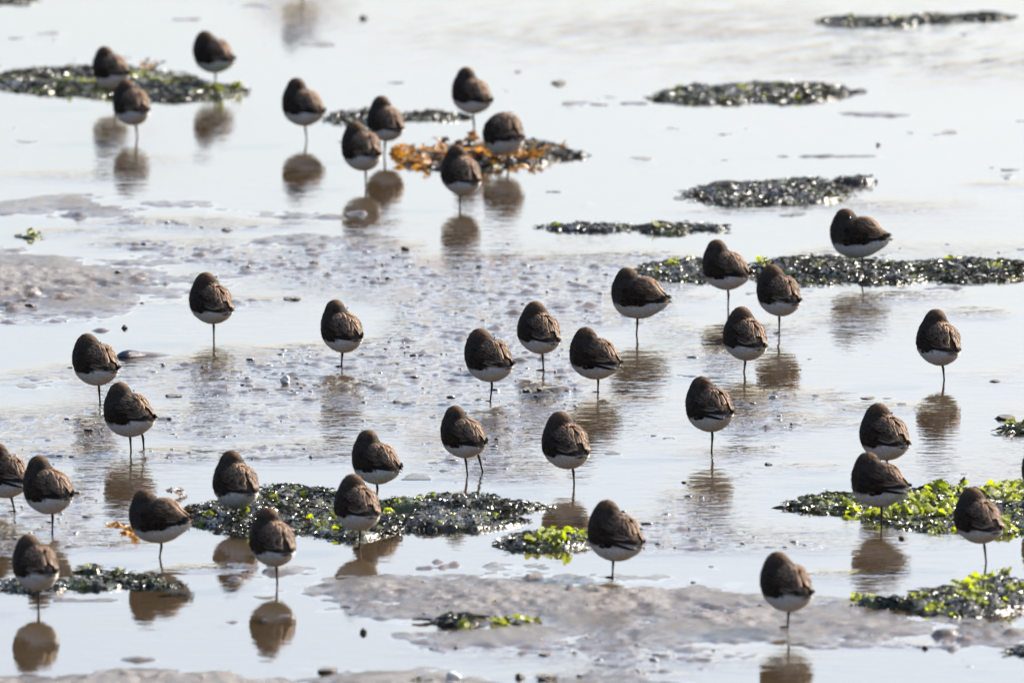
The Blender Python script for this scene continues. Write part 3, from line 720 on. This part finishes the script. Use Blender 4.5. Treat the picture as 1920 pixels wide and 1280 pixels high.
def place_bird(i, b):
    u, v, vt, vb, u0, u1, vi, label, second = b
    vi = 0 if i in (9, 12, 25) else {3: (3, 5)[i % 2], 0: (6, 1, 7)[i % 3], 1: (1, 7)[i % 2]}.get(vi, vi)
    D = VARS[vi]; s = px_per_m(v)
    X, Y = ground(u, v); gz = float(weed_height(np.array([X]), np.array([Y]))[0])
    if gz > .002:
        for _ in range(3):
            X, Y = ground(u, v + gz * s); gz = float(weed_height(np.array([X]), np.array([Y]))[0])
    base = max(gz, 0.0)
    k = np.clip((vb - vt) / s / (D['zt'] - D['zb']), .88, 1.14)
    want = (u1 - u0) / s / k
    best, th = 9, 0
    for deg in range(4, 66, 2):
        a = math.radians(deg); xx = D['V'][:, 0] * math.cos(a) + D['V'][:, 1] * math.sin(a)
        w = xx.max() - xx.min()
        if abs(w - want) < best: best, th, lo, hi, wid = abs(w - want), a, xx.min(), xx.max(), w
    kx = float(np.clip(want / wid, .94, 1.08))
    cxw = ((u0 + u1) / 2 - u) / s - k * kx * (lo + hi) / 2           # shift of the body in world x
    sx, sy = cxw * math.cos(th), cxw * math.sin(th)                   # in the bird's own axes
    belly = max((v - vb) / s, .006) + base - gz
    root = link('wader', None, loc=(X, Y, gz), rot=(0, 0, -th)); root.empty_display_size = .03
    tag(root, label, 'wader', G)
    r = random.Random(900 + i)
    sc = (k * kx, k, k); rot = (r.uniform(-.06, .06), r.uniform(-.05, .05), 0)
    lz = belly - k * D['zb']
    loc = (sx, sy, lz)
    bo = link('body', D['body'], root, loc, rot, sc)
    link('down', D['down'], bo)['kind'] = 'stuff'
    for w in D['wings']: link('wing', w, root, loc, rot, sc)
    link('tail', D['tail'], root, loc, rot, sc)
    link('bill', D['bill'], root, loc, rot, sc)
    for me, p in D['eyes']:
        link('eye', me, root, (sx + p[0] * sc[0], sy + p[1] * sc[1], lz + p[2] * sc[2]), rot, sc)
    feet = [(0.0, 0.0, 0.0)]
    if second:
        x2, y2 = ground(second[0], second[1]); dx, dy = x2 - X, y2 - Y
        feet.append((dx * math.cos(th) - dy * math.sin(th), dx * math.sin(th) + dy * math.cos(th), 0.0))
    for j, f in enumerate(feet):
        f = np.array(f)
        side = 0 if not second else (.012 if j else -.010)
        top = np.array([sx + .002 * k + (side * .6), sy + side, belly + .016])
        top[:2] = top[:2] * .55 + f[:2] * .45
        kn = f + (top - f) * .60 + np.array([r.uniform(.001, .004), r.uniform(-.002, .002), 0])
        pts = [f + [0, 0, .0005], f + (kn - f) * .12, f + (kn - f) * .55, kn, kn + (top - kn) * .5, top]
        Vl, Fl = tube(pts, [.0025, .0022, .0021, .0031, .0029, .0040])
        lg = link('leg', mesh_np('leg', Vl, Fl, M_HORN), root)
        link('foot', FOOT, lg, tuple(f), (0, 0, r.uniform(-.3, .3)))
for i, b in enumerate(BIRDS):
    place_bird(i, b)

# ------------------------------------------------------------------ small things lying about
def lump_mesh(name, seed, mat, sub=3):
    bm = bmesh.new(); bmesh.ops.create_icosphere(bm, subdivisions=sub, radius=1.0)
    r = random.Random(seed); ph = [r.uniform(0, 6) for _ in range(6)]
    for v in bm.verts:
        x, y, z = v.co
        f = 1 + .16 * math.sin(3 * x + ph[0]) * math.cos(2.5 * y + ph[1]) + .12 * math.sin(5 * z + ph[2] + 3 * x) + .07 * math.sin(8 * y + ph[3]) * math.sin(7 * x + ph[4])
        v.co = v.co * f
    me = bpy.data.meshes.new(name); bm.to_mesh(me); bm.free(); me.shade_smooth(); me.materials.append(mat)
    return me
LUMPS = {'mud_clod': [lump_mesh('mud_clod', s, M_CLOD) for s in range(4)], 'pebble': [lump_mesh('pebble', s + 9, M_STONE) for s in range(3)], 'shell': [lump_mesh('shell', 31, M_SHELL)]}
SMALL = [  # name, u, v (bottom), width px, height px, label
    ('mud_clod', 1047, 158, 26, 10, 'dark lump alone in bright water between the topmost weed islands'),
    ('mud_clod', 683, 36, 18, 9, 'small dark lump near the top edge above the lone dark wader'),
    ('mud_clod', 972, 136, 14, 6, 'faint flat lump beside the wader on one long leg'),
    ('pebble', 1647, 273, 10, 9, 'round dark pebble in smooth water between two weed islands'),
    ('pebble', 234, 616, 11, 10, 'round dark pebble in calm water near the sandy bank'),
    ('shell', 534, 722, 18, 15, 'pale grey stone standing on rough wet mud'),
    ('pebble', 681, 1187, 12, 15, 'black pebble in the pool beside the mud bank'),
    ('mud_clod', 1441, 871, 13, 8, 'small dark clod in water beside the lone rippled reflection'),
    ('mud_clod', 1693, 1010, 18, 10, 'dark clod in water under the profile wader near sea lettuce'),
    ('mud_clod', 1885, 787, 34, 12, 'smooth mud clod beside the weed clump at the frame edge'),
    ('mud_clod', 1628, 748, 32, 7, 'low mud dome in calm water behind a pair of overlapping waders'),
    ('mud_clod', 1866, 716, 20, 8, 'small mud heap in calm water beside the sharp mirror image'),
    ('mud_clod', 760, 468, 16, 8, 'dark crumb in bright water below the paired birds'),
    ('mud_clod', 858, 502, 14, 7, 'small clod just below a long reflection on rough mud'),
    ('mud_clod', 988, 735, 16, 8, 'knob of mud beside the middle wader of three'),
    ('mud_clod', 1012, 735, 12, 8, 'second small knob of mud beside the middle wader of three'),
    ('mud_clod', 425, 433, 20, 8, 'grey clod on the muddy shallows above the sandy bank'),
    ('mud_clod', 222, 518, 14, 7, 'dark speck of mud on the sandy bank'),
    ('mud_clod', 58, 578, 20, 9, 'dark mud knob below the sandy bank'),
    ('mud_clod', 548, 562, 30, 9, 'dark flat clod on rough mud behind the lone rippled wader'),
    ('mud_clod', 590, 494, 20, 8, 'low grey clod on wet mud right of the sandy bank'),
    ('mud_clod', 1285, 905, 14, 7, 'small clod by the bird on the rough mud patch'),
    ('mud_clod', 1300, 1092, 10, 6, 'tiny dark crumb on the far edge of the mud bank'),
    ('mud_clod', 1022, 1228, 26, 8, 'dark clod on the lower mud below the yellowish weed scrap'),
    ('mud_clod', 1025, 1275, 40, 12, 'broad dark clod near the bottom edge in lower mud'),
    ('mud_clod', 975, 1272, 20, 12, 'glinting clod near the bottom edge next to a broader one'),
    ('mud_clod', 615, 1262, 34, 10, 'long dark clod on the sandy strip at the bottom edge'),
    ('shell', 850, 1284, 26, 18, 'white shell cut by the bottom edge'),
    ('mud_clod', 1735, 1216, 12, 8, 'brown crumb in pale water in the lower corner'),
    ('mud_clod', 165, 970, 26, 8, 'dark clod between the edge birds and the long low wader'),
    ('mud_clod', 166, 808, 18, 9, 'wet clod in front of the bird on rough mud'),
    ('mud_clod', 325, 744, 30, 8, 'long clod behind the two legged bird on rough mud'),
]
for j, (nm, u, v, w, hpx, lab) in enumerate(SMALL):
    s = px_per_m(v); X, Y = ground(u, v)
    gz = max(float(relief(np.array([X]), np.array([Y]))[0][0]), -.004)
    hz = hpx / s
    o = link(nm, LUMPS[nm][j % len(LUMPS[nm])], None, (X, Y + w / s * .5, gz + hz * .30), (0, 0, j * 1.3), (w / s / 2, w / s / 2, hz * .62))
    tag(o, lab, {'mud_clod': 'mud clod', 'pebble': 'pebble', 'shell': 'shell'}[nm], {'mud_clod': 'clods of mud', 'pebble': 'pebbles'}.get(nm))
tag(SC.objects.get('shell'), SMALL[5][5], 'stone'); SC.objects.get('shell').name = 'pale_stone'

# a mussel shell half sunk in the mud behind the wader on rough mud
def mussel():
    nx, ny = 14, 9; V = []
    for j in range(ny):
        b = j / (ny - 1) * 2 - 1
        for i in range(nx):
            a = i / (nx - 1)
            w = .5 * math.sin(math.pi * a ** .7) ** .7
            V.append((a * 1.0 - .5, b * w * .5, .24 * (1 - b * b) * math.sin(math.pi * a ** .75) + .02))
    return mesh_np('mussel_shell', V, grid_faces(nx, ny), mat_gloss('mussel_blue', (.02, .022, .035), .22, 0, False, .001, 120.0))
s = px_per_m(668); X, Y = ground(250, 668)
tag(link('mussel_shell', mussel(), None, (X, Y, .0), (0, 0, .15), (.082, .082, .06)), 'blue black mussel shell lying behind the wader on rough mud', 'shell')

# loose crumbs and grit over the rough mud: nobody could count them
bm = bmesh.new(); bmesh.ops.create_icosphere(bm, subdivisions=1, radius=1.0)
IV = np.array([v.co[:] for v in bm.verts]); IF = np.array([[v.index for v in f.verts] for f in bm.faces]); bm.free()
n = 26000
cu, cv = rng.uniform(-60, 1980, n), rng.uniform(20, 1290, n)
cx, cy = ground(cu, cv)
h, R, B, BKc, _, _ = relief(cx, cy)
ok = (rng.uniform(0, 1, n) < np.clip(R * .9 + BKc * .35, .006, 1) * .24) & (h > -.006)
cx, cy, h, R = cx[ok], cy[ok], h[ok], R[ok]; n = len(cx)
sz = (rng.gamma(2.0, .00055, n) + .0007) * (1 + .3 * R)
h = np.maximum(h, -.0004 - sz * .3)
Vc = IV[None] * (sz[:, None, None] * rng.uniform(.6, 1.4, (n, 1, 3)) * np.array([2.3, 2.0, .62])) * rng.uniform(.8, 1.2, (n, len(IV), 1)) + np.stack([cx, cy, h + sz * .12], 1)[:, None]
Fc = (IF[None] + (np.arange(n) * len(IV))[:, None, None]).reshape(-1, 3)
pal = np.array([[.05, .043, .037], [.035, .030, .026], [.08, .07, .06], [.36, .33, .29]])
cc = pal[rng.choice(4, n, p=[.45, .35, .16, .04])]
crumb = link('mud_crumbs', mesh_np('mud_crumbs', Vc.reshape(-1, 3), Fc, mat_gloss('crumb', (.08, .06, .05), .3, 0, True), np.repeat(cc, len(IV), 0)))
tag(crumb, 'scattered crumbs and grit over the rough wet mud', 'grit', kind='stuff')
